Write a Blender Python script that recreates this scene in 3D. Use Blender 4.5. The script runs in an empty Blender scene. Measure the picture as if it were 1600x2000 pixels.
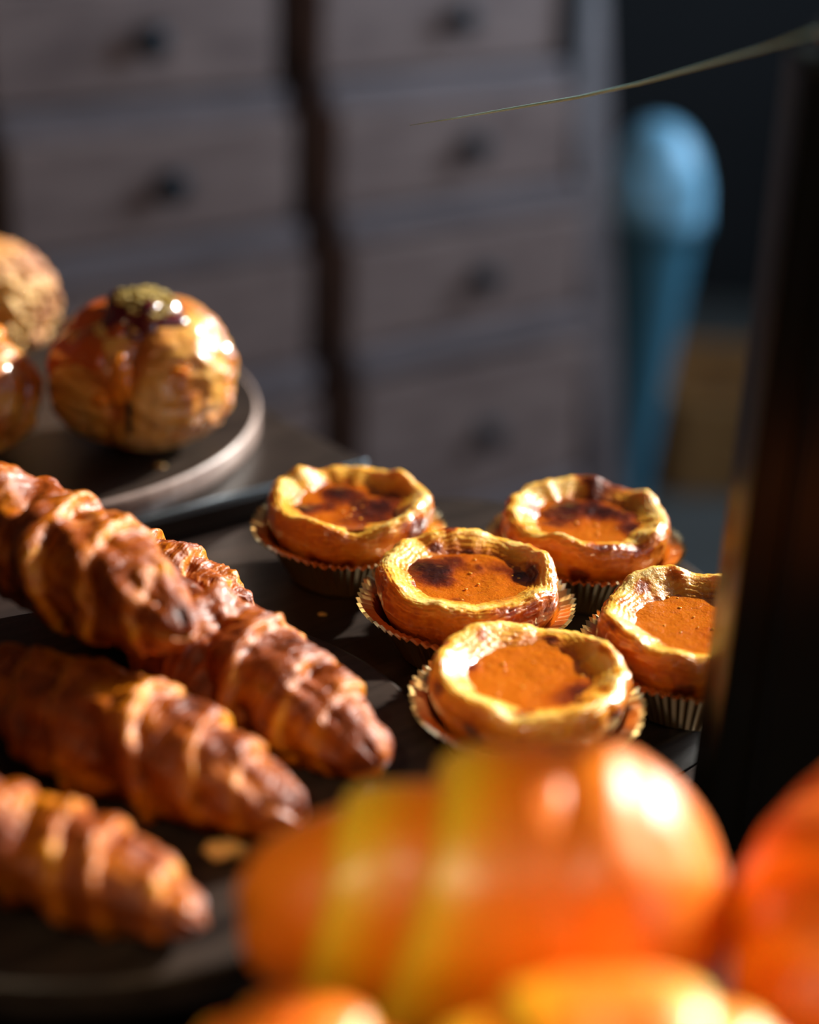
import bpy, bmesh, math, random
import numpy as np
from mathutils import Vector, Matrix, noise

random.seed(7)
SC = bpy.context.scene
COL = SC.collection

# ------------------------------------------------------------------ camera
H, PITCH, ROLL, FPX = 0.34, math.radians(24), math.radians(2.5), 3300.0
_F = np.array([0, math.cos(PITCH), -math.sin(PITCH)])
_R0 = np.array([1.0, 0, 0]); _U0 = np.array([0, math.sin(PITCH), math.cos(PITCH)])
_R = math.cos(ROLL) * _R0 + math.sin(ROLL) * _U0
_U = -math.sin(ROLL) * _R0 + math.cos(ROLL) * _U0
_C = np.array([0, 0, H])
def ray(x, y): return _F + _R * (x - 800) / FPX - _U * (y - 1000) / FPX
def at_z(x, y, z): d = ray(x, y); return _C + d * (z - H) / d[2]
def at_y(x, y, Y): d = ray(x, y); return _C + d * Y / d[1]
def at_d(x, y, D): return _C + ray(x, y) * D

cam_data = bpy.data.cameras.new('camera'); cam = bpy.data.objects.new('camera', cam_data); COL.objects.link(cam)
cam.matrix_world = Matrix(((_R[0], _U[0], -_F[0], _C[0]), (_R[1], _U[1], -_F[1], _C[1]), (_R[2], _U[2], -_F[2], _C[2]), (0, 0, 0, 1)))
cam_data.sensor_fit = 'HORIZONTAL'; cam_data.sensor_width = 24.0; cam_data.lens = FPX / 1600 * 24.0
cam_data.clip_start = 0.02
cam_data.dof.use_dof = True; cam_data.dof.focus_distance = 0.645; cam_data.dof.aperture_fstop = 2.2
SC.camera = cam

# ------------------------------------------------------------------ light
SC.view_settings.view_transform = 'Standard'; SC.view_settings.look = 'None'
SC.view_settings.gamma = 1.0; SC.view_settings.use_curve_mapping = False
SC.view_settings.exposure = 0.0
world = bpy.data.worlds.new('sky'); SC.world = world; world.use_nodes = True
bg = world.node_tree.nodes['Background']; bg.inputs[0].default_value = (0.45, 0.65, 1.0, 1); bg.inputs[1].default_value = 1.0

SUN_DIR = Vector((0.66, 0.62, 0.42)).normalized()
sd = bpy.data.lights.new('sun', 'SUN'); sd.energy = 12.0; sd.angle = math.radians(1.5); sd.color = (1.0, 0.94, 0.84)
sun = bpy.data.objects.new('sun', sd); COL.objects.link(sun)
sun.rotation_euler = SUN_DIR.to_track_quat('Z', 'Y').to_euler(); sun.location = (1.2, 1.0, 0.9)

ROOM_X0, ROOM_X1, ROOM_Y0, ROOM_Y1, FLOOR_Z, CEIL_Z = -1.7, 1.6, -1.2, 3.7, -0.75, 1.85
WINS = [((1.40, 2.80, 0.25, 1.60), 47.0, (0.60, 0.79, 1.0)), ((-0.95, -0.10, 0.25, 1.30), 5.0, (0.95, 0.95, 1.0))]   # y0, y1, z0, z1 of right-wall windows, the second added as front fill
for (wy0, wy1, wz0, wz1), en, colr in WINS:
    ad = bpy.data.lights.new('window_daylight', 'AREA'); ad.shape = 'RECTANGLE'; ad.size = wy1 - wy0; ad.size_y = wz1 - wz0
    ad.energy = en; ad.color = colr
    al = bpy.data.objects.new('window_daylight', ad); COL.objects.link(al)
    al.location = (ROOM_X1 + 0.10, (wy0 + wy1) / 2, (wz0 + wz1) / 2)
    _m = Matrix.Identity(3); _m.col[2] = (1, 0, 0); _m.col[0] = (0, 1, 0); _m.col[1] = (0, 0, 1)
    al.rotation_euler = _m.to_euler()

# ------------------------------------------------------------------ materials
def mat(name, rough=0.5, color=(0.5, 0.5, 0.5), metallic=0.0, coat=0.0, coat_rough=0.1, sss=0.0, sss_col=None, spec=0.5, transmission=0.0):
    m = bpy.data.materials.new(name); m.use_nodes = True
    b = m.node_tree.nodes['Principled BSDF']
    b.inputs['Base Color'].default_value = (*color, 1); b.inputs['Roughness'].default_value = rough
    b.inputs['Metallic'].default_value = metallic; b.inputs['Coat Weight'].default_value = coat
    b.inputs['Coat Roughness'].default_value = coat_rough
    b.inputs['Specular IOR Level'].default_value = spec
    b.inputs['Transmission Weight'].default_value = transmission
    if sss:
        b.inputs['Subsurface Weight'].default_value = sss
        b.inputs['Subsurface Radius'].default_value = sss_col or (1.0, 0.4, 0.1)
        b.inputs['Subsurface Scale'].default_value = 0.006
    return m
def N(m, t, **kw):
    n = m.node_tree.nodes.new(t)
    for k, v in kw.items(): setattr(n, k, v)
    return n
def L(m, a, b): m.node_tree.links.new(a, b)
def B(m): return m.node_tree.nodes['Principled BSDF']
def ramp(m, stops):
    r = N(m, 'ShaderNodeValToRGB'); e = r.color_ramp.elements
    while len(e) < len(stops): e.new(0.5)
    for i, (p, c) in enumerate(stops): e[i].position = p; e[i].color = (*c, 1)
    return r
def coords(m, scale=(1, 1, 1), kind='Object'):
    tc = N(m, 'ShaderNodeTexCoord'); mp = N(m, 'ShaderNodeMapping'); mp.inputs['Scale'].default_value = scale
    L(m, tc.outputs[kind], mp.inputs[0]); return mp.outputs[0]
def noise_tex(m, vec, scale, detail=4, rough=0.55, dist=0.0):
    n = N(m, 'ShaderNodeTexNoise'); n.inputs['Scale'].default_value = scale; n.inputs['Detail'].default_value = detail
    n.inputs['Roughness'].default_value = rough; n.inputs['Distortion'].default_value = dist; L(m, vec, n.inputs['Vector']); return n.outputs['Fac']
def bump(m, h, strength, dist=0.001):
    b = N(m, 'ShaderNodeBump'); b.inputs['Strength'].default_value = strength; b.inputs['Distance'].default_value = dist
    L(m, h, b.inputs['Height']); L(m, b.outputs[0], B(m).inputs['Normal']); return b
def math_node(m, op, a, b):
    n = N(m, 'ShaderNodeMath', operation=op)
    for i, v in enumerate((a, b)):
        if isinstance(v, (int, float)): n.inputs[i].default_value = v
        else: L(m, v, n.inputs[i])
    return n.outputs[0]

def baked(name, stops, rough, coat, nscale=260, namp=0.35, bstr=0.35, bdist=0.0006, sss=0.25, coat_rough=0.12, rough_var=0.0):
    """dough whose colour follows the stored 'tone' of each point, broken up by fine noise"""
    m = mat(name, rough=rough, coat=coat, coat_rough=coat_rough, sss=sss)
    a = N(m, 'ShaderNodeAttribute', attribute_name='tone')
    v = coords(m); n1 = noise_tex(m, v, nscale, 5); n2 = noise_tex(m, v, nscale * 0.22, 3)
    s = math_node(m, 'ADD', math_node(m, 'MULTIPLY', math_node(m, 'SUBTRACT', n1, 0.5), namp), math_node(m, 'MULTIPLY', math_node(m, 'SUBTRACT', n2, 0.5), namp))
    t = math_node(m, 'ADD', a.outputs['Fac'], s)
    r = ramp(m, stops); L(m, t, r.inputs[0]); L(m, r.outputs[0], B(m).inputs['Base Color'])
    bump(m, n1, bstr, bdist)
    if rough_var:
        L(m, math_node(m, 'ADD', math_node(m, 'MULTIPLY', n2, rough_var), rough - rough_var / 2), B(m).inputs['Roughness'])
    return m

def wood(name, dark, light, scale=(6, 60, 60), rough=0.5, coat=0.0, bstr=0.3, spec=0.4):
    m = mat(name, rough=rough, coat=coat, spec=spec, coat_rough=0.25)
    v = coords(m, scale); n1 = noise_tex(m, v, 3.0, 6, 0.6, 0.6); n2 = noise_tex(m, coords(m), 14, 3)
    t = math_node(m, 'ADD', math_node(m, 'MULTIPLY', n1, 0.75), math_node(m, 'MULTIPLY', n2, 0.25))
    r = ramp(m, [(0.34, dark), (0.66, light)]); L(m, t, r.inputs[0]); L(m, r.outputs[0], B(m).inputs['Base Color'])
    bump(m, n1, bstr, 0.0008); return m

M = {}
M['tart_pastry'] = baked('tart_pastry', [(0.0, (0.16, 0.026, 0.002)), (0.25, (0.44, 0.085, 0.002)), (0.5, (0.74, 0.24, 0.006)), (0.75, (0.88, 0.46, 0.05)), (1.0, (0.93, 0.68, 0.24))], 0.32, 0.7, 420, 0.30, 0.9, 0.0008, 0.30, 0.08)
M['croissant'] = baked('croissant_crust', [(0.0, (0.07, 0.010, 0.001)), (0.3, (0.25, 0.044, 0.0005)), (0.55, (0.50, 0.135, 0.001)), (0.8, (0.74, 0.33, 0.012)), (1.0, (0.92, 0.68, 0.22))], 0.36, 0.06, 300, 0.42, 1.0, 0.0013, 0.12, 0.2)
B(M['croissant']).inputs['Specular IOR Level'].default_value = 0.28
M['roll'] = baked('roll_crust', [(0.0, (0.52, 0.070, 0.002)), (0.35, (0.82, 0.165, 0.003)), (0.6, (0.90, 0.28, 0.004)), (0.82, (0.92, 0.44, 0.008)), (1.0, (0.92, 0.54, 0.02))], 0.44, 0.1, 60, 0.08, 0.08, 0.0005, 0.30, 0.2)
M['flaky'] = baked('flaky_bun_crust', [(0.0, (0.20, 0.035, 0.004)), (0.3, (0.50, 0.13, 0.012)), (0.6, (0.74, 0.36, 0.06)), (1.0, (0.88, 0.68, 0.34))], 0.38, 0.4, 200, 0.30, 0.4, 0.0009, 0.25)
M['crumbly'] = baked('crumbly_bun_crust', [(0.0, (0.25, 0.06, 0.006)), (0.35, (0.46, 0.18, 0.022)), (0.7, (0.62, 0.38, 0.09)), (1.0, (0.70, 0.52, 0.20))], 0.6, 0.0, 220, 0.45, 0.9, 0.0018, 0.2)
# custard with caramelised spots
m = mat('custard', rough=0.22, coat=1.0, coat_rough=0.04, sss=0.30)
a = N(m, 'ShaderNodeAttribute', attribute_name='tone'); v = coords(m); n1 = noise_tex(m, v, 300, 4); n2 = noise_tex(m, v, 900, 2)
t = math_node(m, 'ADD', a.outputs['Fac'], math_node(m, 'MULTIPLY', math_node(m, 'SUBTRACT', n1, 0.5), 0.25))
r = ramp(m, [(0.0, (0.56, 0.135, 0.002)), (0.22, (0.48, 0.095, 0.001)), (0.5, (0.18, 0.024, 0.002)), (0.8, (0.07, 0.009, 0.003)), (1.0, (0.03, 0.005, 0.003))])
L(m, t, r.inputs[0]); L(m, r.outputs[0], B(m).inputs['Base Color']); bump(m, n2, 0.6, 0.0006); M['custard'] = m
M['syrup'] = mat('caramel_syrup', rough=0.10, color=(0.85, 0.36, 0.03), coat=1.0, coat_rough=0.03)
M['foil'] = mat('gold_foil', rough=0.30, color=(0.90, 0.72, 0.40), metallic=1.0)
M['filling'] = mat('orange_custard_filling', rough=0.2, color=(0.80, 0.24, 0.01), coat=0.5, sss=0.3)
M['filling_cap'] = mat('dark_orange_glaze', rough=0.25, color=(0.50, 0.085, 0.004), coat=0.4, sss=0.2)
M['berry'] = mat('dark_red_jam', rough=0.25, color=(0.10, 0.008, 0.012), coat=0.6)
M['nut'] = mat('chopped_pistachio', rough=0.7, color=(0.50, 0.36, 0.09))
M['chocolate'] = mat('dark_leaf', rough=0.6, color=(0.02, 0.02, 0.008))
M['crumb'] = baked('pastry_crumb', [(0.0, (0.5, 0.2, 0.03)), (1.0, (0.8, 0.5, 0.16))], 0.6, 0)
M['board'] = wood('dark_stained_board', (0.008, 0.005, 0.004), (0.040, 0.028, 0.022), (5, 60, 60), 0.36, 0.08, 0.35, spec=0.3)
M['board_edge'] = wood('pale_board_edge', (0.16, 0.10, 0.08), (0.34, 0.24, 0.20), (30, 30, 8), 0.45, 0.1)
M['plank'] = wood('dark_table_plank', (0.008, 0.005, 0.004), (0.040, 0.024, 0.019), (5, 70, 70), 0.36, 0.1, 0.4)
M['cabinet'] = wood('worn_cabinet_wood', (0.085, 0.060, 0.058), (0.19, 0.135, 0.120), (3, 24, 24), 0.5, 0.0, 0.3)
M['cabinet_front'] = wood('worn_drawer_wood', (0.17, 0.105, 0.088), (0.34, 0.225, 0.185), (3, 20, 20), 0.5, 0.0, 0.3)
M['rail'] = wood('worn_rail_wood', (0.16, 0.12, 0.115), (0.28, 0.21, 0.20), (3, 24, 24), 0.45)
M['carcass'] = wood('black_stained_carcass', (0.004, 0.004, 0.005), (0.010, 0.009, 0.010), (3, 24, 24), 0.5)  # near-black tone paints the shade in the recesses between the drawers
M['knob'] = mat('dark_iron', rough=0.38, color=(0.02, 0.022, 0.026), metallic=0.6)
M['post'] = mat('black_lacquer', rough=0.30, color=(0.004, 0.005, 0.005), spec=0.12)
M['wire'] = mat('pale_wire', rough=0.45, color=(0.52, 0.88, 0.86))
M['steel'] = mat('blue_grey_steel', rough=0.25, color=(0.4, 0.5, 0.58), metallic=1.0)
M['bin'] = mat('teal_plastic', rough=0.4, color=(0.07, 0.22, 0.30))
M['bin_lid'] = mat('pale_blue_lid', rough=0.28, color=(0.32, 0.68, 0.88))
M['crate'] = wood('brown_crate_wood', (0.20, 0.09, 0.024), (0.42, 0.20, 0.06), (4, 40, 40), 0.6)
def plaster(name, c, rough=0.8):
    m = mat(name, rough=rough); n = noise_tex(m, coords(m), 6, 5); r = ramp(m, [(0.3, tuple(x * 0.8 for x in c)), (0.7, c)])
    L(m, n, r.inputs[0]); L(m, r.outputs[0], B(m).inputs['Base Color']); bump(m, n, 0.1); return m
M['wall'] = plaster('dark_wall', (0.008, 0.0075, 0.008))
M['side_wall'] = plaster('warm_wall', (0.16, 0.10, 0.06))
M['floor'] = plaster('grey_floor', (0.11, 0.11, 0.10), 0.45)
M['ceiling'] = plaster('dim_ceiling', (0.12, 0.10, 0.09))
M['bulb'] = mat('warm_bulb', color=(1, 0.8, 0.5)); B(M['bulb']).inputs['Emission Color'].default_value = (1, 0.66, 0.34, 1); B(M['bulb']).inputs['Emission Strength'].default_value = 6.0
M['frame'] = mat('painted_frame', rough=0.5, color=(0.05, 0.05, 0.05))

# ------------------------------------------------------------------ mesh helpers
def new_obj(name, me, material, parent=None, smooth=True):
    o = bpy.data.objects.new(name, me); COL.objects.link(o)
    if material: me.materials.append(M[material] if isinstance(material, str) else material)
    if smooth: me.polygons.foreach_set('use_smooth', [True] * len(me.polygons))
    if parent: o.parent = parent
    return o
def tag(o, label=None, cat=None, group=None, kind=None):
    if label: o['label'] = label
    if cat: o['category'] = cat
    if group: o['group'] = group
    if kind: o['kind'] = kind
    return o
def thing(name, label, cat, loc=(0, 0, 0), rotz=0.0, group=None):
    o = bpy.data.objects.new(name, None); COL.objects.link(o); o.empty_display_size = 0.02
    o.location = loc; o.rotation_euler = (0, 0, rotz); return tag(o, label, cat, group)
def set_tone(me, t):
    at = me.attributes.new('tone', 'FLOAT', 'POINT'); at.data.foreach_set('value', np.clip(np.asarray(t, dtype=np.float32).ravel(), -1, 2))
def grid_mesh(name, P, close_u=False, close_v=False, tone=None, cap_u=False):
    """P: (nu, nv, 3). close_* wraps that axis. cap_u closes both ends with a fan"""
    P = np.asarray(P, dtype=float); nu, nv = P.shape[:2]
    verts = P.reshape(-1, 3).tolist(); faces = []
    for i in range(nu if close_u else nu - 1):
        i2 = (i + 1) % nu
        for j in range(nv if close_v else nv - 1):
            j2 = (j + 1) % nv
            faces.append((i * nv + j, i2 * nv + j, i2 * nv + j2, i * nv + j2))
    tn = None if tone is None else list(np.asarray(tone).ravel())
    if cap_u:
        for i, flip in ((0, False), (nu - 1, True)):
            c = P[i].mean(axis=0); verts.append(c.tolist()); k = len(verts) - 1
            if tn is not None: tn.append(float(np.mean(tone[i])))
            for j in range(nv):
                j2 = (j + 1) % nv; f = (k, i * nv + j, i * nv + j2); faces.append(f[::-1] if flip else f)
    me = bpy.data.meshes.new(name); me.from_pydata(verts, [], faces); me.update()
    bm = bmesh.new(); bm.from_mesh(me); bmesh.ops.recalc_face_normals(bm, faces=bm.faces); bm.to_mesh(me); bm.free()
    if tn is not None: set_tone(me, tn)
    return me
def nz(x, y, z=0.0): return noise.noise(Vector((x, y, z)))
def box_mesh(name, size, bevel=0.0, center=(0, 0, 0), seg=2):
    bm = bmesh.new(); bmesh.ops.create_cube(bm, size=1.0)
    for v in bm.verts: v.co = Vector((v.co.x * size[0] + center[0], v.co.y * size[1] + center[1], v.co.z * size[2] + center[2]))
    if bevel: bmesh.ops.bevel(bm, geom=bm.edges[:], offset=bevel, segments=seg, profile=0.6, affect='EDGES')
    me = bpy.data.meshes.new(name); bm.to_mesh(me); bm.free(); return me
def lathe(name, prof, n=64, cap=True):
    P = [[(r * math.cos(2 * math.pi * j / n), r * math.sin(2 * math.pi * j / n), z) for j in range(n)] for r, z in prof]
    return grid_mesh(name, P, close_v=True, cap_u=cap)
def tube(name, pts, radii, n=10):
    pts = [Vector(p) for p in pts]; rows = []
    for i, p in enumerate(pts):
        t = (pts[min(i + 1, len(pts) - 1)] - pts[max(i - 1, 0)]).normalized()
        a = t.cross(Vector((0, 0, 1))).normalized(); b = a.cross(t)
        rows.append([tuple(p + (a * math.cos(2 * math.pi * k / n) + b * math.sin(2 * math.pi * k / n)) * radii[i]) for k in range(n)])
    return grid_mesh(name, rows, close_v=True, cap_u=True)

# ------------------------------------------------------------------ the room
AZ = math.radians(51)
UX = Vector((math.sin(AZ), math.cos(AZ), 0)); NX = Vector((UX.y, -UX.x, 0))      # along the table / cabinet, and towards the viewer
ROT = math.atan2(UX.y, UX.x)
cx, cy = (ROOM_X0 + ROOM_X1) / 2, (ROOM_Y0 + ROOM_Y1) / 2; sx, sy = ROOM_X1 - ROOM_X0, ROOM_Y1 - ROOM_Y0; hz = CEIL_Z - FLOOR_Z
def struct(name, me, material, label):
    return tag(new_obj(name, me, material, smooth=False), label, None, None, 'structure')
struct('floor', box_mesh('floor', (sx, sy, 0.1), 0, (cx, cy, FLOOR_Z - 0.05)), 'floor', 'smooth grey floor behind the table')
struct('ceiling', box_mesh('ceiling', (sx, sy, 0.1), 0, (cx, cy, CEIL_Z + 0.05)), 'ceiling', 'dim plaster ceiling out of view')
struct('wall_back', box_mesh('wall_back', (sx, 0.1, hz), 0, (cx, ROOM_Y1 + 0.05, (CEIL_Z + FLOOR_Z) / 2)), 'wall', 'nearly black wall in the background')
struct('wall_front', box_mesh('wall_front', (sx, 0.1, hz), 0, (cx, ROOM_Y0 - 0.05, (CEIL_Z + FLOOR_Z) / 2)), 'side_wall', 'warm brown wall behind the viewer')
struct('wall_left', box_mesh('wall_left', (0.1, sy, hz), 0, (ROOM_X0 - 0.05, cy, (CEIL_Z + FLOOR_Z) / 2)), 'side_wall', 'warm brown wall left of the table')
bm = bmesh.new()
def addbox(bm, lo, hi):
    r = bmesh.ops.create_cube(bm, size=1.0)
    for v in r['verts']: v.co = Vector([(lo[k] + hi[k]) / 2 + v.co[k] * (hi[k] - lo[k]) for k in range(3)])
x0, x1 = ROOM_X1, ROOM_X1 + 0.08
WA, WB = WINS[0][0], WINS[1][0]
addbox(bm, (x0, ROOM_Y0, FLOOR_Z), (x1, WB[0], CEIL_Z)); addbox(bm, (x0, WB[1], FLOOR_Z), (x1, WA[0], CEIL_Z)); addbox(bm, (x0, WA[1], FLOOR_Z), (x1, ROOM_Y1, CEIL_Z))
for W_ in (WA, WB):
    addbox(bm, (x0, W_[0], FLOOR_Z), (x1, W_[1], W_[2])); addbox(bm, (x0, W_[0], W_[3]), (x1, W_[1], CEIL_Z))
me = bpy.data.meshes.new('wall_right'); bm.to_mesh(me); bm.free()
struct('wall_right', me, 'side_wall', 'warm brown wall with the windows on the right')
for wi, W_ in enumerate((WA, WB)):
    bm = bmesh.new(); t = 0.03
    for lo, hi in (((x0 - .01, W_[0], W_[2]), (x1 + .01, W_[0] + t, W_[3])), ((x0 - .01, W_[1] - t, W_[2]), (x1 + .01, W_[1], W_[3])),
                   ((x0 - .01, W_[0], W_[2]), (x1 + .01, W_[1], W_[2] + t)), ((x0 - .01, W_[0], W_[3] - t), (x1 + .01, W_[1], W_[3]))):
        addbox(bm, lo, hi)
    me = bpy.data.meshes.new('window'); bm.to_mesh(me); bm.free()
    struct('window_%d' % (wi + 1), me, 'frame', ('dark framed window beside the cabinet', 'dark framed window beside the viewer')[wi])

# ------------------------------------------------------------------ table of planks
P_END = Vector(at_z(715, 903, 0.016)); P_END.z = 0
table = thing('table', 'dark plank table carrying the boards of pastries', 'table', (P_END.x, P_END.y, FLOOR_Z), ROT)
# local frame: +x along the planks (ends at 0), -y towards the viewer
PW, PL = 0.118, 0.95
seam = Vector(at_z(1250, 1505, 0)) - Vector((P_END.x, P_END.y, 0)); seam_y = seam.x * -NX.x + seam.y * -NX.y
top = -FLOOR_Z
y = seam_y + 5 * PW; rows = []
while y > -0.75:
    if y < 0.36: rows.append(y)
    y -= PW
pm = box_mesh('plank', (PL, PW - 0.003, 0.03), 0.002, (-PL / 2, 0, -0.015))
first = True
for yy in rows:
    o = new_obj('plank', pm if not first else pm, 'plank' if first else None, table, smooth=False); first = False
    o.location = (random.uniform(-0.004, 0.0), yy - PW / 2, top - random.uniform(0, 0.0006))
ylo, yhi = rows[-1] - PW, rows[0]
new_obj('apron', box_mesh('apron', (0.02, yhi - ylo - 0.1, 0.07), 0.002, (-0.06, (yhi + ylo) / 2, top - 0.065)), 'plank', table, False)
new_obj('apron', box_mesh('apron', (PL - 0.12, 0.02, 0.07), 0.002, (-PL / 2, yhi - 0.05, top - 0.065)), 'plank', table, False)
for lx in (-0.08, -PL + 0.05):
    for ly in (yhi - 0.08, ylo + 0.08):
        new_obj('leg', box_mesh('leg', (0.05, 0.05, top - 0.03), 0.003, (lx, ly, (top - 0.03) / 2)), 'plank', table, False)

# ------------------------------------------------------------------ unseen pendant added as warm fill (above the frame)
LAMP = Vector((0.16, -0.05, 0.74))
pend = thing('pendant_lamp', 'dark pendant lamp with a warm bulb hanging over the pastries', 'lamp', (LAMP.x, LAMP.y, LAMP.z))
new_obj('shade', lathe('shade', [(0.13, -0.03), (0.125, 0.02), (0.09, 0.07), (0.04, 0.10), (0.02, 0.105)], 48, False), 'knob', pend)
new_obj('bulb', lathe('bulb', [(0.0005, 0.0), (0.018, 0.008), (0.026, 0.028), (0.018, 0.052), (0.011, 0.065), (0.011, 0.085)], 32, True), 'bulb', pend)
new_obj('cord', tube('cord', [(0, 0, 0.10), (0, 0, 0.5), (0, 0.0001, CEIL_Z - LAMP.z)], [0.003] * 3, 8), 'knob', pend)
pl = bpy.data.lights.new('bulb_light', 'POINT'); pl.energy = 3.0; pl.color = (1.0, 0.66, 0.34); pl.shadow_soft_size = 0.08
plo = bpy.data.objects.new('bulb_light', pl); COL.objects.link(plo); plo.location = LAMP + Vector((0, 0, -0.055))

# unseen lamp added to brighten the front rolls (above and left of the frame)
SPOT, AIM = Vector((-0.36, -0.06, 0.80)), Vector((0.0, 0.33, 0.085)); sdir = (SPOT - AIM).normalized()
spot = thing('spotlight', 'small black ceiling spotlight aimed at the orange rolls', 'lamp', SPOT)
spot.rotation_euler = sdir.to_track_quat('Z', 'Y').to_euler()
new_obj('can', lathe('can', [(0.034, -0.02), (0.036, 0.0), (0.036, 0.08), (0.02, 0.10)], 32, False), 'knob', spot)
new_obj('lens', lathe('lens', [(0.0005, 0.052), (0.018, 0.05), (0.030, 0.045)], 32, False), 'bulb', spot)
rod = new_obj('rod', tube('rod', [SPOT + sdir * 0.09, SPOT + sdir * 0.09 + Vector((0, 0.0001, 0.3)), Vector((SPOT.x + sdir.x * 0.09, SPOT.y + sdir.y * 0.09, CEIL_Z))], [0.005] * 3, 8), 'knob', None)
rod.parent = spot; bpy.context.view_layer.update(); rod.matrix_parent_inverse = spot.matrix_world.inverted()
sl_ = bpy.data.lights.new('spot_light', 'SPOT'); sl_.energy = 11.5; sl_.color = (1.0, 0.78, 0.50); sl_.spot_size = math.radians(21); sl_.spot_blend = 0.75; sl_.shadow_soft_size = 0.03
slo = bpy.data.objects.new('spot_light', sl_); COL.objects.link(slo); slo.location = SPOT - sdir * 0.03; slo.rotation_euler = spot.rotation_euler

# ------------------------------------------------------------------ boards
RISER_T = 0.016
riser = thing('serving_plank', 'dark wooden plank with a cool grey front edge, under the far round board', 'plank')
new_obj('board', box_mesh('board', (0.42, 0.267, RISER_T), 0.0015, (-0.21, 0.1365, RISER_T / 2), 2), 'board', riser, False)
new_obj('edge_strip', box_mesh('edge_strip', (0.422, 0.0032, 0.0045), 0.0012, (-0.210, 0.0015, RISER_T - 0.0018), 3), 'steel', riser)  # bright strip added to draw the light along the plank's front edge
riser.location = (P_END.x, P_END.y, 0); riser.rotation_euler = (0, 0, ROT)
def round_board(name, label, c, r, z0, z1, foot=None, edge='board', rot=ROT):
    root = thing(name, label, 'board', (c[0], c[1], 0 if foot else z0), rot)
    zb = z0 if foot else 0.0; zt = zb + (z1 - z0); b = 0.0018
    zb0 = z0 if foot else 0.0
    prof = [(r - b, zb0), (r, zb0 + b), (r, zt - b), (r - 0.3 * b, zt - 0.3 * b), (r - b, zt)]
    new_obj('rim', lathe('rim', prof, 128, False), edge, root)
    new_obj('top', lathe('top', [(r - b, zb0), (0.02, zb0), (0.001, zb0)][::-1] and [(0.001, zt), (r * 0.5, zt), (r - b, zt)], 128, False), 'board', root, False)
    new_obj('underside', lathe('underside', [(0.001, zb0), (r - b, zb0)], 128, False), 'board', root, False)
    if foot: new_obj('foot', lathe('foot', [(foot, 0.0), (foot * 0.9, z0 * 0.5), (foot * 0.85, z0)], 64), 'board', root)
    return root
TB_T, CB_T, FB_T = 0.018, 0.036, RISER_T + 0.013
round_board('round_board', 'round dark wooden board holding the five egg tarts', (0.019, 0.621), 0.122, 0.0, TB_T)
round_board('round_board', 'round dark board on a low foot holding the croissants', (-0.097, 0.472), 0.112, 0.0225, CB_T, foot=0.05)
round_board('round_board', 'thick round board with pale rim behind, under the filled pastries', (-0.229, 0.812), 0.149, RISER_T, FB_T, edge='board_edge')
RB_T = 0.042
round_board('round_board', 'raised round board under the glossy orange rolls in front', (0.074, 0.308), 0.105, 0.03, RB_T, foot=0.05)

# ------------------------------------------------------------------ egg tarts
def foil_mesh(R, seed):
    n = 540; rows = []; k = 66
    prof = [(0.0005, 0.0005, 0), (0.60, 0.0005, 0.1), (0.62, 0.0012, 0.6), (0.75, 0.0105, 0.9), (0.875, 0.0195, 1.0), (0.90, 0.0212, 0.9), (0.96, 0.0219, 1.2), (1.01, 0.0226, 1.4), (1.045, 0.0224, 1.5)]
    for (fr, z, am) in prof:
        row = []
        for j in range(n):
            th = 2 * math.pi * j / n
            jit = 0.35 * nz(th * 7, seed, 1.3)
            tri = 2 * abs(((th * k / (2 * math.pi) + jit) % 1.0) - 0.5) * 2 - 1
            rr = R * fr + am * 0.0006 * tri + am * 0.0007 * nz(3 * math.cos(th), 3 * math.sin(th), seed)
            zz = z + (am * 0.0009 * tri if fr > 0.88 else 0) + (am * 0.0009 * nz(2 * math.cos(th) + 5, 2 * math.sin(th), seed) if fr > 0.88 else 0)
            row.append((rr * math.cos(th), rr * math.sin(th), max(zz, 0.0003)))
        rows.append(row)
    return grid_mesh('foil_cup', rows, close_v=True)

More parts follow.
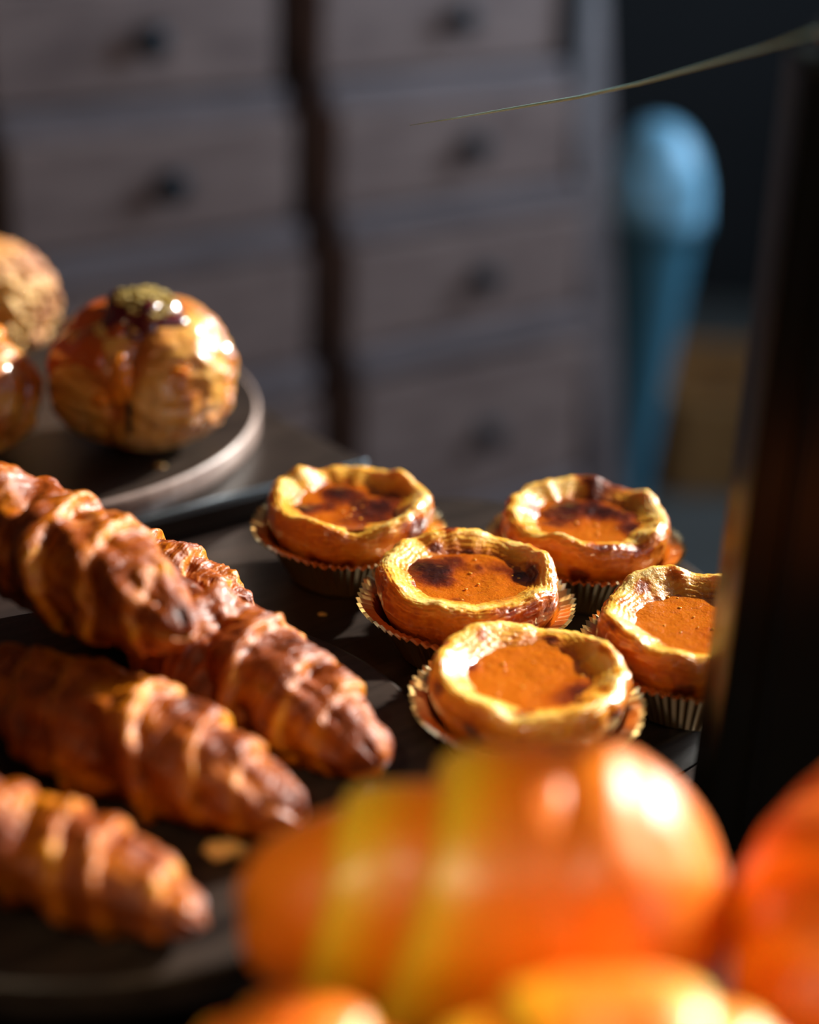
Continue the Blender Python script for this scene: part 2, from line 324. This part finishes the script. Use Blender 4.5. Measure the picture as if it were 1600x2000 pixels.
def tart(px, label, R, spots, seed, rim_bias=(0, 0), tilt=0.0):
    c = at_z(px[0], px[1], TB_T + 0.0215)
    root = thing('egg_tart', label, 'egg tart', (c[0], c[1], TB_T), 0.0, 'egg tarts in gold foil cups')
    root.rotation_euler = (0, tilt, 0)
    new_obj('foil_cup', foil_mesh(R, seed), 'foil', root, smooth=False)['label'] = 'crimped gold foil cup'
    # pastry shell: profile from inside the foil, over the bulging wall and rim, down to the custard
    n = 240; K = 64
    key = [(0.60, 0.0016), (0.74, 0.0110), (0.82, 0.0185), (0.885, 0.0232), (0.925, 0.0275), (0.93, 0.0318), (0.905, 0.0348), (0.865, 0.0364), (0.81, 0.0367), (0.74, 0.0358), (0.66, 0.0343), (0.58, 0.0330), (0.51, 0.0312), (0.40, 0.0285)]
    ks = np.linspace(0, 1, len(key)); kk = np.array(key)
    sv = np.linspace(0, 1, K); pr = np.interp(sv, ks, kk[:, 0]); pz = np.interp(sv, ks, kk[:, 1])
    for _ in range(2):
        pr[1:-1] = 0.25 * pr[:-2] + 0.5 * pr[1:-1] + 0.25 * pr[2:]; pz[1:-1] = 0.25 * pz[:-2] + 0.5 * pz[1:-1] + 0.25 * pz[2:]
    P = np.zeros((K, n, 3)); T = np.zeros((K, n))
    for j in range(n):
        th = 2 * math.pi * j / n; ct, st = math.cos(th), math.sin(th)
        hvar = 0.0046 * nz(1.5 * ct + seed, 1.5 * st) + 0.0016 * nz(4 * ct, 4 * st, seed * 2.1) + rim_bias[0] * ct + rim_bias[1] * st
        rvar = 0.0022 * nz(1.7 * ct - seed, 1.7 * st, 3.3) + 0.0012 * nz(5 * ct, 5 * st, seed + 7)
        ivar = 0.0030 * nz(1.9 * ct + 9, 1.9 * st, seed + 2) + 0.0006 * nz(6 * ct, 6 * st, seed + 4)
        fold = nz(2.2 * ct, 2.2 * st, seed + 11)
        for i in range(K):
            s = sv[i]; w = math.exp(-((s - 0.56) / 0.20) ** 2); wi = math.exp(-((s - 0.82) / 0.12) ** 2)
            # laminated layers: slightly slanted ridges running around the shell
            ph = s * 21 + 1.6 * fold + 0.9 * nz(3 * ct, 3 * st, s * 5 + seed)
            ridge = (ph % 1.0); ridge = ridge if ridge < 0.8 else (1 - ridge) * 4
            act = min(1, max(0, (s - 0.16) / 0.1)) * min(1, max(0, (0.95 - s) / 0.08))
            fine = nz(ct * 14, st * 14, s * 26 + seed)
            rr = R * pr[i] * 0.965 + rvar * (1 if s > 0.25 else s * 4) * (1 - 0.6 * wi) + ivar * wi + act * (0.00038 * (ridge - 0.4) * (1 if s < 0.62 else -0.6) + 0.0004 * fine)
            if s < 0.28: rr = min(rr, R * pr[i] * 0.98 + 0.0002)
            zz = pz[i] + hvar * w + act * 0.0005 * (ridge - 0.4) * (1 if s > 0.4 else 0.2) + 0.0003 * fine * act
            P[i, j] = (rr * ct, rr * st, zz)
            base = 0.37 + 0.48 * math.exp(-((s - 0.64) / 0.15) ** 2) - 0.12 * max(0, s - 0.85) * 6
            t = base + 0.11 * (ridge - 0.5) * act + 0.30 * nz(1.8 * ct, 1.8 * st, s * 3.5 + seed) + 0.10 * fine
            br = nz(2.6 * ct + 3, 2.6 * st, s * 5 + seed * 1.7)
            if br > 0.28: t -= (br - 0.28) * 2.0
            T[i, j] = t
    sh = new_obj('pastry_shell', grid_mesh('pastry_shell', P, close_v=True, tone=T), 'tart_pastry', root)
    # custard
    nr, na = 44, 110; P = np.zeros((nr, na, 3)); T = np.zeros((nr, na)); rc = R * 0.74
    for i in range(nr):
        f = (i + 0.02) / (nr - 1)
        for j in range(na):
            th = 2 * math.pi * j / na; x, y = f * rc * math.cos(th), f * rc * math.sin(th)
            z = 0.0330 + 0.0012 * max(0, f - 0.7) ** 2 * 11 - 0.0006 * (1 - f) + 0.0005 * nz(x * 120, y * 120, seed) + 0.00022 * nz(x * 420, y * 420, seed)
            tt = 0.04
            for (sx_, sy_, sr, sa) in spots:
                d = math.hypot((x / rc - sx_), (y / rc - sy_)) / (sr * 1.5)
                d *= 1 + 0.40 * nz(x * 110, y * 110, seed + 5) + 0.15 * nz(x * 330, y * 330, seed + 5)
                tt += sa * math.exp(-d * d * 1.3)
            tt += 0.25 * max(0, f - 0.82) * 2
            P[i, j] = (x, y, z + 0.0007 * min(1, max(0, tt - 0.2))); T[i, j] = tt
    new_obj('custard', grid_mesh('custard', P, close_v=True, tone=T), 'custard', root)
    rng = random.Random(int(seed * 10)); bm = bmesh.new()
    for k in range(11):                                   # bright beads added to paint sparkles on the custard
        f = math.sqrt(rng.random()) * 0.74; th = rng.random() * 2 * math.pi; rb = rng.uniform(0.00025, 0.00065)
        bmesh.ops.create_icosphere(bm, subdivisions=2, radius=rb, matrix=Matrix.Translation((f * rc * math.cos(th), f * rc * math.sin(th), 0.0329)) @ Matrix.Diagonal((1.3, 1.3, 0.55, 1)))
    me = bpy.data.meshes.new('syrup_bubbles'); bm.to_mesh(me); bm.free()
    tag(new_obj('syrup_bubbles', me, 'syrup', root), kind='stuff')
    return root
tart((681, 1032), 'egg tart farthest left on its board, beside the plank edge, with large brown patches', 0.0395,
     [(-0.15, 0.35, 0.24, 0.95), (0.50, -0.10, 0.22, 0.7), (0.25, -0.50, 0.34, 0.55), (-0.62, -0.25, 0.16, 0.9), (0.58, 0.25, 0.16, 0.6)], 1.7, (0.0008, 0.0012))
tart((911, 1178), 'middle egg tart, ringed by the other four, with burnt patch on its left', 0.0403,
     [(-0.55, 0.20, 0.22, 1.0), (-0.34, -0.08, 0.18, 0.7), (-0.18, 0.42, 0.18, 0.6), (0.66, 0.10, 0.13, 0.75), (0.42, 0.32, 0.16, 0.45), (-0.15, -0.7, 0.1, 0.35)], 4.2, (0.0, 0.001))
tart((1143, 1062), 'egg tart at the back right with two dark caramel spots', 0.0398,
     [(-0.30, 0.20, 0.24, 0.75), (-0.15, 0.52, 0.18, 0.6), (0.28, 0.30, 0.20, 0.95), (0.62, -0.25, 0.16, 0.9), (-0.45, -0.2, 0.16, 0.5), (0.62, 0.18, 0.14, 0.5)], 8.9, (0.0005, 0.001))
tart((1030, 1374), 'egg tart at the front, partly hidden by the orange roll, custard nearly unburnt', 0.0392,
     [(0.62, -0.38, 0.20, 0.75), (-0.72, 0.15, 0.12, 0.6), (0.3, -0.6, 0.2, 0.25)], 13.1, (0.0, 0.001))
tart((1352, 1268), 'egg tart at the right, cut off by the black post', 0.0400,
     [(0.30, -0.35, 0.22, 0.35), (0.5, 0.3, 0.2, 0.25)], 17.6, (-0.0006, 0.0014))

# ------------------------------------------------------------------ rolled doughs (croissants, butter rolls)
def rolled(name, a, b, rad, material, label, cat, group, seed, bounds=(0.23, 0.54, 0.80), step=0.16, bend=0.0, flat=0.85, slant=0.16, stri=1.0, power=0.80, tip=0.26, edge_tone=0.26, base_tone=0.29, nu=300, nv=110, sag=0.0, edge_w=0.16, asym=1.0, lumpy=1.0, turn=0.9, bulge=0.0, right_bounds=None, drop=0.022):
    """a dough triangle rolled up: wraps step down from the belly to the two tips"""
    a, b = Vector(a), Vector(b); X = (b - a).normalized(); Lh = (b - a).length / (1 + asym); mid = a + X * Lh
    Y = Vector((0, 0, 1)).cross(X).normalized(); Z = X.cross(Y)
    P = np.zeros((nu, nv, 3)); T = np.zeros((nu, nv))
    bs = {}
    for sg in (-1, 1):
        bs[sg] = [0.0] + [x * (1 + 0.22 * lumpy * nz(k * 3.1 + seed, sg * 4.7)) for k, x in enumerate(bounds if sg < 0 or right_bounds is None else right_bounds)] + [1.6]
    for i in range(nu):
        q = -1 + 2 * i / (nu - 1); q = math.copysign(abs(q) ** 0.92, q); sg = 1 if q >= 0 else -1; bb = bs[sg]
        aq = abs(q); env0 = (max(0.0, 1 - aq ** 1.9)) ** power
        env = tip * min(1, (1 - aq) * 14) ** 0.5 * (1 - env0) + env0
        for j in range(nv):
            th = 2 * math.pi * j / nv; ct, st = math.cos(th), math.sin(th)
            m_ = aq + slant * math.cos(th - turn) * (1 - q * q) * sg + 0.035 * nz(1.6 * ct, 1.6 * st, q * 2 + seed) * (1 - aq)
            m_ = abs(m_)
            k = 0
            while m_ > bb[k + 1]: k += 1
            wid = bb[k + 1] - bb[k] if k < len(bb) - 2 else 0.3
            fr = min(1.0, (m_ - bb[k]) / wid); dist = bb[k + 1] - m_         # distance to this wrap's outer edge
            saw = 0.7 * fr - 0.35
            if dist < drop: saw *= (dist / drop) ** 0.5
            saw *= 1 + 1.9 * lumpy * nz(2.3 * ct + k * 5, 2.3 * st, seed + sg)
            lump = lumpy * (0.16 * nz(1.6 * ct + seed, 1.6 * st, q * 3.2) + 0.07 * nz(4 * ct, 4 * st, q * 9 + seed))
            ring = nz(q * 46 + 5 * slant * math.cos(th - turn) + 1.0 * nz(2 * ct, 2 * st, seed), 0.8 * ct, 0.8 * st + seed)
            fl = nz(q * 90, 3 * ct, 3 * st + seed)
            blg = bulge * max(0.0, 1 - (m_ / bb[1]) ** 2) ** 0.5 if (k == 0 and bulge) else 0.0
            r = rad * env * (1 + blg + step * saw * min(1.0, (1 - aq) * 5 + 0.3) + lump + stri * (0.030 * ring + 0.014 * fl))
            x = q * Lh * (asym if q > 0 else 1.0) + 0.12 * rad * nz(ct * 2, st * 2, seed + 3) * aq
            yy = r * ct + bend * (q * q - 0.33)
            z = r * st; z = z * flat if z > 0 else z * flat * 0.92
            z -= sag * q * q
            P[i, j] = mid + X * x + Y * yy + Z * z
            edge = math.exp(-(dist / (edge_w * 0.25)) ** 2) + (0.5 * math.exp(-((m_ - bb[k]) / 0.02) ** 2) if k else 0)
            T[i, j] = base_tone + edge_tone * edge + stri * (0.14 * ring + 0.08 * fl) + 0.34 * lumpy * nz(1.5 * ct, 1.5 * st, q * 3 + seed + 5)
    me = grid_mesh(name, P - np.array(mid)[None, None, :], close_v=True, cap_u=True, tone=T)
    o = new_obj(name, me, material); o.location = mid
    return tag(o, label, cat, group)
def two(pa, pb, za, zb): return at_z(pa[0], pa[1], za), at_z(pb[0], pb[1], zb)
G = 'croissants piled on the round board'
zc = CB_T + 0.0185
c = two((60, 1060), (482, 1205), zc + 0.004, zc - 0.006)
rolled('croissant', *c, 0.0215, 'croissant', 'croissant at the back of the pile, only its glossy end showing behind the others', 'croissant', G, 3.1, step=0.34, drop=0.04, bend=0.004)
c = two((205, 1150), (752, 1492), zc + 0.001, zc - 0.010)
rolled('croissant', *c, 0.0232, 'croissant', 'whole croissant nearest the tarts, tip pointing at the orange rolls', 'croissant', G, 5.4, step=0.34, drop=0.04, bend=-0.003)
c = two((-80, 1295), (592, 1602), zc + 0.002, zc - 0.010)
rolled('croissant', *c, 0.0225, 'croissant', 'croissant in the middle of the pile with a big bright belly ridge', 'croissant', G, 9.7, step=0.34, drop=0.04, bend=-0.002)
c = two((-190, 1550), (398, 1800), zc - 0.003, zc - 0.010)
rolled('croissant', *c, 0.0178, 'croissant', 'croissant lowest in the photo, at the front left rim of the board', 'croissant', G, 14.2, step=0.34, drop=0.04, bend=-0.002)
c = two((-150, 935), (375, 1240), zc + 0.034, zc + 0.024)
rolled('croissant', *c, 0.0245, 'croissant', 'croissant lying on top of the pile, pointing down to the right', 'croissant', G, 21.5, step=0.34, drop=0.04, bend=-0.003)

G = 'glossy butter rolls in front'
def roll_at(pa, da, pb, db, rad, label, seed, **kw):
    rolled('butter_roll', at_d(*pa, da), at_d(*pb, db), rad, 'roll', label, 'bread roll', G, seed, stri=0.0, flat=0.97, lumpy=0.25, nu=220, nv=110, turn=-math.pi / 2, tip=0.1, **kw)
roll_at((478, 1790), 0.430, (1410, 1735), 0.415, 0.0350, 'large glossy orange roll in the front with pale yellow seams and a white gleam', 2.3, bounds=(0.47, 0.74), right_bounds=(), asym=0.56, power=0.44, bulge=0.15, step=0.22, slant=0.20, base_tone=0.42, edge_tone=0.65, edge_w=0.62)
roll_at((780, 2230), 0.350, (1560, 2150), 0.348, 0.0265, 'orange roll at the bottom edge of the photo, in front of the large one', 6.6, bounds=(0.5, 0.8), power=0.42, bulge=0.18, step=0.16, slant=0.16, base_tone=0.42, edge_tone=0.65, edge_w=0.62)
roll_at((1545, 2080), 0.375, (1890, 1540), 0.44, 0.0300, 'dark orange roll cut off by the right edge of the photo', 11.3, bounds=(0.45, 0.8), power=0.45, bulge=0.18, step=0.18, slant=0.16, base_tone=0.24, edge_tone=0.25, edge_w=0.24)
roll_at((330, 2150), 0.372, (830, 2150), 0.365, 0.0200, 'small piece of orange roll at the bottom left of the large roll', 15.8, bounds=(0.5, 0.8), power=0.42, bulge=0.18, step=0.16, slant=0.16, base_tone=0.36, edge_tone=0.5, edge_w=0.28)

# ------------------------------------------------------------------ filled pastries on the far board
def bun(name, px, rad, hgt, material, label, seed, lobes=6, groove=0.16, rough=0.05, dip=0.10, rot=0.0, tone0=0.5, nu=110, nv=200, squash=0.0):
    c = at_z(px[0], px[1], FB_T)
    root = thing(name, label, 'pastry', (c[0], c[1], FB_T), rot, 'pastries on the far round board')
    P = np.zeros((nu, nv, 3)); T = np.zeros((nu, nv))
    for i in range(nu):
        ph = math.pi * (0.002 + 0.996 * i / (nu - 1)); sp, cp = math.sin(ph), math.cos(ph)
        for j in range(nv):
            th = 2 * math.pi * j / nv; ct, st = math.cos(th), math.sin(th)
            tw = th + 0.35 * (ph - 1.2)
            lob = abs(math.sin(tw * lobes / 2 + 0.6 * nz(ct, st, seed)))
            g = groove * (lob ** 0.45 - 0.75) * sp ** 1.2
            k = 1 + g + 0.09 * nz(1.4 * ct * sp + seed, 1.4 * st * sp, 1.4 * cp) + rough * nz(6 * ct * sp, 6 * st * sp, 6 * cp + seed) + rough * 0.4 * nz(18 * ct * sp, 18 * st * sp, 18 * cp + seed)
            sup = (abs(sp)) ** 0.8
            x = rad * k * sup * ct; y = rad * k * sup * st
            z = hgt / 2 * (1 + cp * (1.0 + 0.06 * nz(ct, st, seed))) - dip * hgt * math.exp(-(sp / 0.35) ** 2) * (1 if cp > 0 else 0)
            z += hgt * 0.05 * (lob - 0.6) * sp * (1 if cp > -0.3 else 0)
            P[i, j] = (x, y, max(z, 0.0004 + 0.0 * i))
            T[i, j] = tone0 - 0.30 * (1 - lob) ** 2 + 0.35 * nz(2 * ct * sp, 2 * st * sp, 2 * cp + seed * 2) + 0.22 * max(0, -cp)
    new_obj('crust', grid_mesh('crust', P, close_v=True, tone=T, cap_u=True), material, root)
    return root
def blob(name, parent, loc, size, material, seed, amp=0.25, freq=2.0):
    bm = bmesh.new(); bmesh.ops.create_icosphere(bm, subdivisions=4, radius=1.0)
    for v in bm.verts:
        k = 1 + amp * nz(v.co.x * freq + seed, v.co.y * freq, v.co.z * freq); v.co = Vector((v.co.x * k * size[0], v.co.y * k * size[1], v.co.z * k * size[2]))
    me = bpy.data.meshes.new(name); bm.to_mesh(me); bm.free()
    o = new_obj(name, me, material, parent); o.location = loc; return o

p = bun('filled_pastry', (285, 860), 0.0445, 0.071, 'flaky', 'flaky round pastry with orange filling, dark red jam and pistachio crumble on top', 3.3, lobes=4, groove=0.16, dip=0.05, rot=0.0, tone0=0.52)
o = blob('filling', p, (-0.019, -0.012, 0.052), (0.025, 0.027, 0.0155), 'filling_cap', 1.0, 0.25); o.rotation_euler = (0.25, -0.55, 0.0)
blob('filling', p, (-0.004, -0.0385, 0.043), (0.0055, 0.005, 0.0135), 'filling', 4.0, 0.25)
blob('filling', p, (-0.013, -0.0415, 0.036), (0.0042, 0.0036, 0.0036), 'filling', 5.0, 0.2)
blob('filling', p, (0.020, -0.0335, 0.048), (0.008, 0.005, 0.0045), 'filling', 6.0, 0.3)
jc, jr = Vector((0.000, -0.008, 0.0655)), (0.0205, 0.0195, 0.0125)
blob('jam_topping', p, jc, jr, 'berry', 2.0, 0.3, 1.6)
blob('jam_topping', p, (-0.005, -0.024, 0.0590), (0.011, 0.0075, 0.0075), 'berry', 3.0, 0.35)
bm = bmesh.new()
for k in range(120):
    a_ = random.uniform(0, 2 * math.pi); rr = math.sqrt(random.random()) * 0.75; s_ = random.uniform(0.0011, 0.0023)
    ux, uy = 0.18 + 0.85 * rr * math.cos(a_), -0.28 + 0.8 * rr * math.sin(a_); uz = math.sqrt(max(0.08, 1 - ux * ux - uy * uy))
    mt = Matrix.Translation((jc.x + jr[0] * ux, jc.y + jr[1] * uy, jc.z + jr[2] * uz + random.uniform(0.0, 0.0016)))
    bmesh.ops.create_icosphere(bm, subdivisions=1, radius=s_, matrix=mt @ Matrix.Rotation(random.random() * 6, 4, 'X') @ Matrix.Diagonal((1.3, 0.8, 0.7, 1)))
me = bpy.data.meshes.new('pistachio_crumble'); bm.to_mesh(me); bm.free()
tag(new_obj('pistachio_crumble', me, 'nut', p, False), kind='stuff')
lf = new_obj('dark_leaf', box_mesh('dark_leaf', (0.0022, 0.0022, 0.016), 0.0007), 'chocolate', p); lf.location = (0.000, -0.0435, 0.028); lf.rotation_euler = (0.2, 0.05, 0)
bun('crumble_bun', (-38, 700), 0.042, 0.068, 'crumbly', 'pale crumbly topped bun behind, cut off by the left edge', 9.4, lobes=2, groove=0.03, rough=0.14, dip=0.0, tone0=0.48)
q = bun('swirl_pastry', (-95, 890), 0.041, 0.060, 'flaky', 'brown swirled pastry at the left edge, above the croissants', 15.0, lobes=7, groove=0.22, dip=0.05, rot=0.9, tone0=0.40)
blob('filling', q, (0.012, -0.006, 0.058), (0.014, 0.012, 0.007), 'filling', 8.0, 0.3)

# crumbs
cg = 'crumbs fallen on the boards'
for k, (px, z, s, lab) in enumerate([((1325, 1142), TB_T, 0.0030, 'flat brown crumb on the tart board beside the right back tart'), ((312, 912), FB_T, 0.0018, 'single crumb on the far board in front of the filled pastry'),
                                ((440, 1668), CB_T, 0.0045, 'yellow flake on the croissant board beside the large roll'), ((630, 1202), TB_T, 0.0013, 'tiny crumb left of the middle tart'), ((545, 1200), TB_T, 0.0012, 'tiny crumb beside the croissant pile on the tart board')]):
    w = at_z(px[0], px[1], z)
    bm = bmesh.new(); bmesh.ops.create_icosphere(bm, subdivisions=2, radius=1.0)
    for v in bm.verts:
        kk = 1 + 0.5 * nz(v.co.x * 1.6 + k * 3, v.co.y * 1.6, v.co.z * 1.6); v.co = Vector((v.co.x * kk * s * 1.6, v.co.y * kk * s, v.co.z * kk * s * 0.45))
    zmin = min(v.co.z for v in bm.verts)
    for v in bm.verts: v.co.z -= zmin
    me = bpy.data.meshes.new('pastry_crumb'); bm.to_mesh(me); bm.free(); set_tone(me, [0.6] * len(me.vertices))
    o = new_obj('pastry_crumb', me, 'crumb'); o.location = w; tag(o, lab, 'crumb', cg)

# ------------------------------------------------------------------ black post with wire
PX, PY = 0.1003, 0.470
post = thing('display_post', 'tall black lacquered post on the right, standing before the tarts', 'post', (PX + 0.032, PY + 0.005, 0))
new_obj('shaft', box_mesh('shaft', (0.064, 0.034, 0.268), 0.0015, (0, 0, 0.136), 3), 'post', post)
for gx in (-0.020, 0.004, 0.022):
    new_obj('bead', box_mesh('bead', (0.0035, 0.003, 0.262), 0.001, (gx, -0.0175, 0.136)), 'post', post)
new_obj('base_plate', box_mesh('base_plate', (0.070, 0.040, 0.004), 0.001, (0, 0, 0.002)), 'post', post)
fin = lathe('finial', [(0.0005, 0), (0.004, 0), (0.0035, 0.003), (0.006, 0.006), (0.0065, 0.009), (0.005, 0.012), (0.0005, 0.0135)], 32)
o = new_obj('finial', fin, 'steel', post); o.location = (-0.021, 0, 0.270)
wp = [at_d(1592, 62, 0.478), at_d(1500, 92, 0.52), at_d(1400, 121, 0.555), at_d(1250, 163, 0.60), at_d(1130, 190, 0.63), at_d(1000, 212, 0.645), at_d(900, 229, 0.655), at_d(800, 245, 0.66)]
wr = [0.0006, 0.0006, 0.0006, 0.0006, 0.0006, 0.0005, 0.00035, 0.0001]
ww = new_obj('wire', tube('wire', [np.array(p_) - np.array(post.location) for p_ in wp], wr, 8), 'wire', post)
ww['label'] = 'thin pale wire reaching left'

# ------------------------------------------------------------------ cabinet with stepped drawers
K1 = Vector(at_y(915, 285, 1.9))                     # knob of the second row, right column
cab = thing('drawer_cabinet', 'old brown cabinet with stepped drawers and round iron knobs, blurred in the background', 'cabinet', (K1.x, K1.y, FLOOR_Z), ROT)
# local frame: x along the face, -y out of the face, z up; face of row 1 at y = 0
zk = K1.z - FLOOR_Z; STEP = 0.03
rowsd = [(0.275, 0.105, -0.066), (0.135, 0.105, -0.0335), (0.0, 0.105, 0.0), (-0.1435, 0.112, 0.0305), (-0.325, 0.17, 0.055), (-0.53, 0.17, 0.090)]
colx = [-0.398, -0.010]; colw = [0.318, 0.338]
def slope(dz): return 0.215 * (-dz)
ztop, zbot = 0.40, -zk
for sxp, wd in ((-0.585, 0.03), (-0.212, 0.036), (0.212, 0.054)):
    bm = bmesh.new(); a_, b_ = sxp - wd / 2, sxp + wd / 2; rec = 0.004 if sxp > 0.1 else 0.045
    poly = [(-slope(ztop) + rec, ztop), (-slope(zbot) * 0.72 + rec, zbot), (0.34, zbot), (0.34, ztop)]
    v1 = [bm.verts.new((a_, y_, z_ + zk)) for y_, z_ in poly]; v2 = [bm.verts.new((b_, y_, z_ + zk)) for y_, z_ in poly]
    bm.faces.new(v1); bm.faces.new(v2[::-1])
    for k in range(4): bm.faces.new((v1[k], v2[k], v2[(k + 1) % 4], v1[(k + 1) % 4]))
    bmesh.ops.recalc_face_normals(bm, faces=bm.faces)
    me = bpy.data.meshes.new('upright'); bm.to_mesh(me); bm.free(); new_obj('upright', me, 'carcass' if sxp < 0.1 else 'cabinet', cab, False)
new_obj('lining', box_mesh('lining', (0.020, 0.30, ztop + zk - 0.30), 0, (0.1745, 0.170, (ztop + zk + 0.30) / 2)), 'carcass', cab, False)  # dark panel added to blacken the shaded gap beside the right drawers
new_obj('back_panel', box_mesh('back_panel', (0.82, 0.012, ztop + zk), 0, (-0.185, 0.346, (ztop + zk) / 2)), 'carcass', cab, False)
new_obj('cabinet_top', box_mesh('cabinet_top', (0.88, 0.30, 0.025), 0.004, (-0.185, 0.225, ztop + zk + 0.0125)), 'cabinet', cab, False)
knob_me = lathe('knob', [(0.0005, -0.026), (0.010, -0.0255), (0.0165, -0.021), (0.0165, -0.017), (0.010, -0.012), (0.006, -0.008), (0.007, -0.002), (0.014, 0.0), (0.014, 0.002)], 32)
knob_me.materials.append(M['knob']); knob_me.polygons.foreach_set('use_smooth', [True] * len(knob_me.polygons))
for ci in range(2):
    for (dz, hh, out) in rowsd:
        w_ = colw[ci]; extra = random.uniform(-0.004, 0.004)
        y0 = -out - (0.003 if ci == 0 else 0.0)
        ybk = 0.30
        d_ = new_obj('drawer', box_mesh('drawer', (w_, ybk - y0, hh), 0.003, (colx[ci], (ybk + y0) / 2, zk + dz)), 'cabinet_front', cab, False)
        rl = new_obj('rail', box_mesh('rail', (w_ + 0.004, ybk - y0 + 0.016, 0.026), 0.004, (colx[ci], (ybk + y0 - 0.016) / 2, zk + dz - hh / 2 - 0.0175)), 'rail', cab, False)
        kb = bpy.data.objects.new('knob', knob_me); COL.objects.link(kb); kb.parent = d_
        kb.location = (colx[ci] + (0.006 if ci == 0 else 0.010), y0 - 0.0, zk + dz); kb.rotation_euler = (math.radians(-90), 0, 0)

# ------------------------------------------------------------------ bin and crate behind
bc = (at_y(1180, 420, 2.12) + at_y(1390, 420, 2.12)) / 2
bin_ = thing('swing_bin', 'pale blue tapered bin with domed lid beside the cabinet', 'bin', (bc[0] - 0.008, 2.12, FLOOR_Z))
zr = bc[2] - FLOOR_Z; r0 = 0.066
new_obj('body', lathe('body', [(0.0005, 0.0), (0.052, 0.0), (0.052, 0.006), (0.022, 0.012), (0.021, 0.05), (0.027, zr - 0.39), (0.045, zr - 0.2), (r0 - 0.004, zr - 0.012), (r0 - 0.004, zr)], 64), 'bin', bin_)
new_obj('rim', lathe('rim', [(r0 - 0.004, zr - 0.016), (r0 + 0.003, zr - 0.014), (r0 + 0.004, zr - 0.002), (r0, zr + 0.002), (r0 - 0.006, zr + 0.002)], 64, False), 'bin', bin_)
prof = [((r0 + 0.002) * math.cos(a_) ** 0.9 if a_ < 1.55 else 0.0005, zr + 0.002 + 0.118 * math.sin(a_)) for a_ in np.linspace(0, math.pi / 2, 16)]
new_obj('lid', lathe('lid', prof, 64, False), 'bin_lid', bin_)
fl = box_mesh('flap', (0.078, 0.006, 0.050), 0.0025); o = new_obj('flap', fl, 'bin_lid', bin_); o.location = (0.006, -r0 * 0.86, zr + 0.045); o.rotation_euler = (math.radians(-18), 0, 0.1)

cw = at_z(1390, 975, FLOOR_Z)
crate = thing('wooden_crate', 'brown slatted wooden crate on the grey floor behind the post', 'crate', (cw[0] + 0.16, cw[1] + 0.17, FLOOR_Z), 0.0)
sl = None
for sgn, ax in ((-1, 'y'), (1, 'y'), (-1, 'x'), (1, 'x')):
    for k in range(3):
        size = (0.46, 0.012, 0.050) if ax == 'y' else (0.012, 0.30, 0.050)
        loc = (0, sgn * 0.156, 0.028 + k * 0.056) if ax == 'y' else (sgn * 0.236, 0, 0.028 + k * 0.056)
        s_ = new_obj('slat', box_mesh('slat', size, 0.002), 'crate', crate, False); s_.location = loc
for ex in (-0.216, 0.216):
    for ey in (-0.136, 0.136): new_obj('corner_block', box_mesh('corner_block', (0.028, 0.028, 0.166), 0.002, (ex, ey, 0.084)), 'crate', crate, False)
new_obj('bottom', box_mesh('bottom', (0.44, 0.28, 0.010), 0.001, (0, 0, 0.008)), 'crate', crate, False)
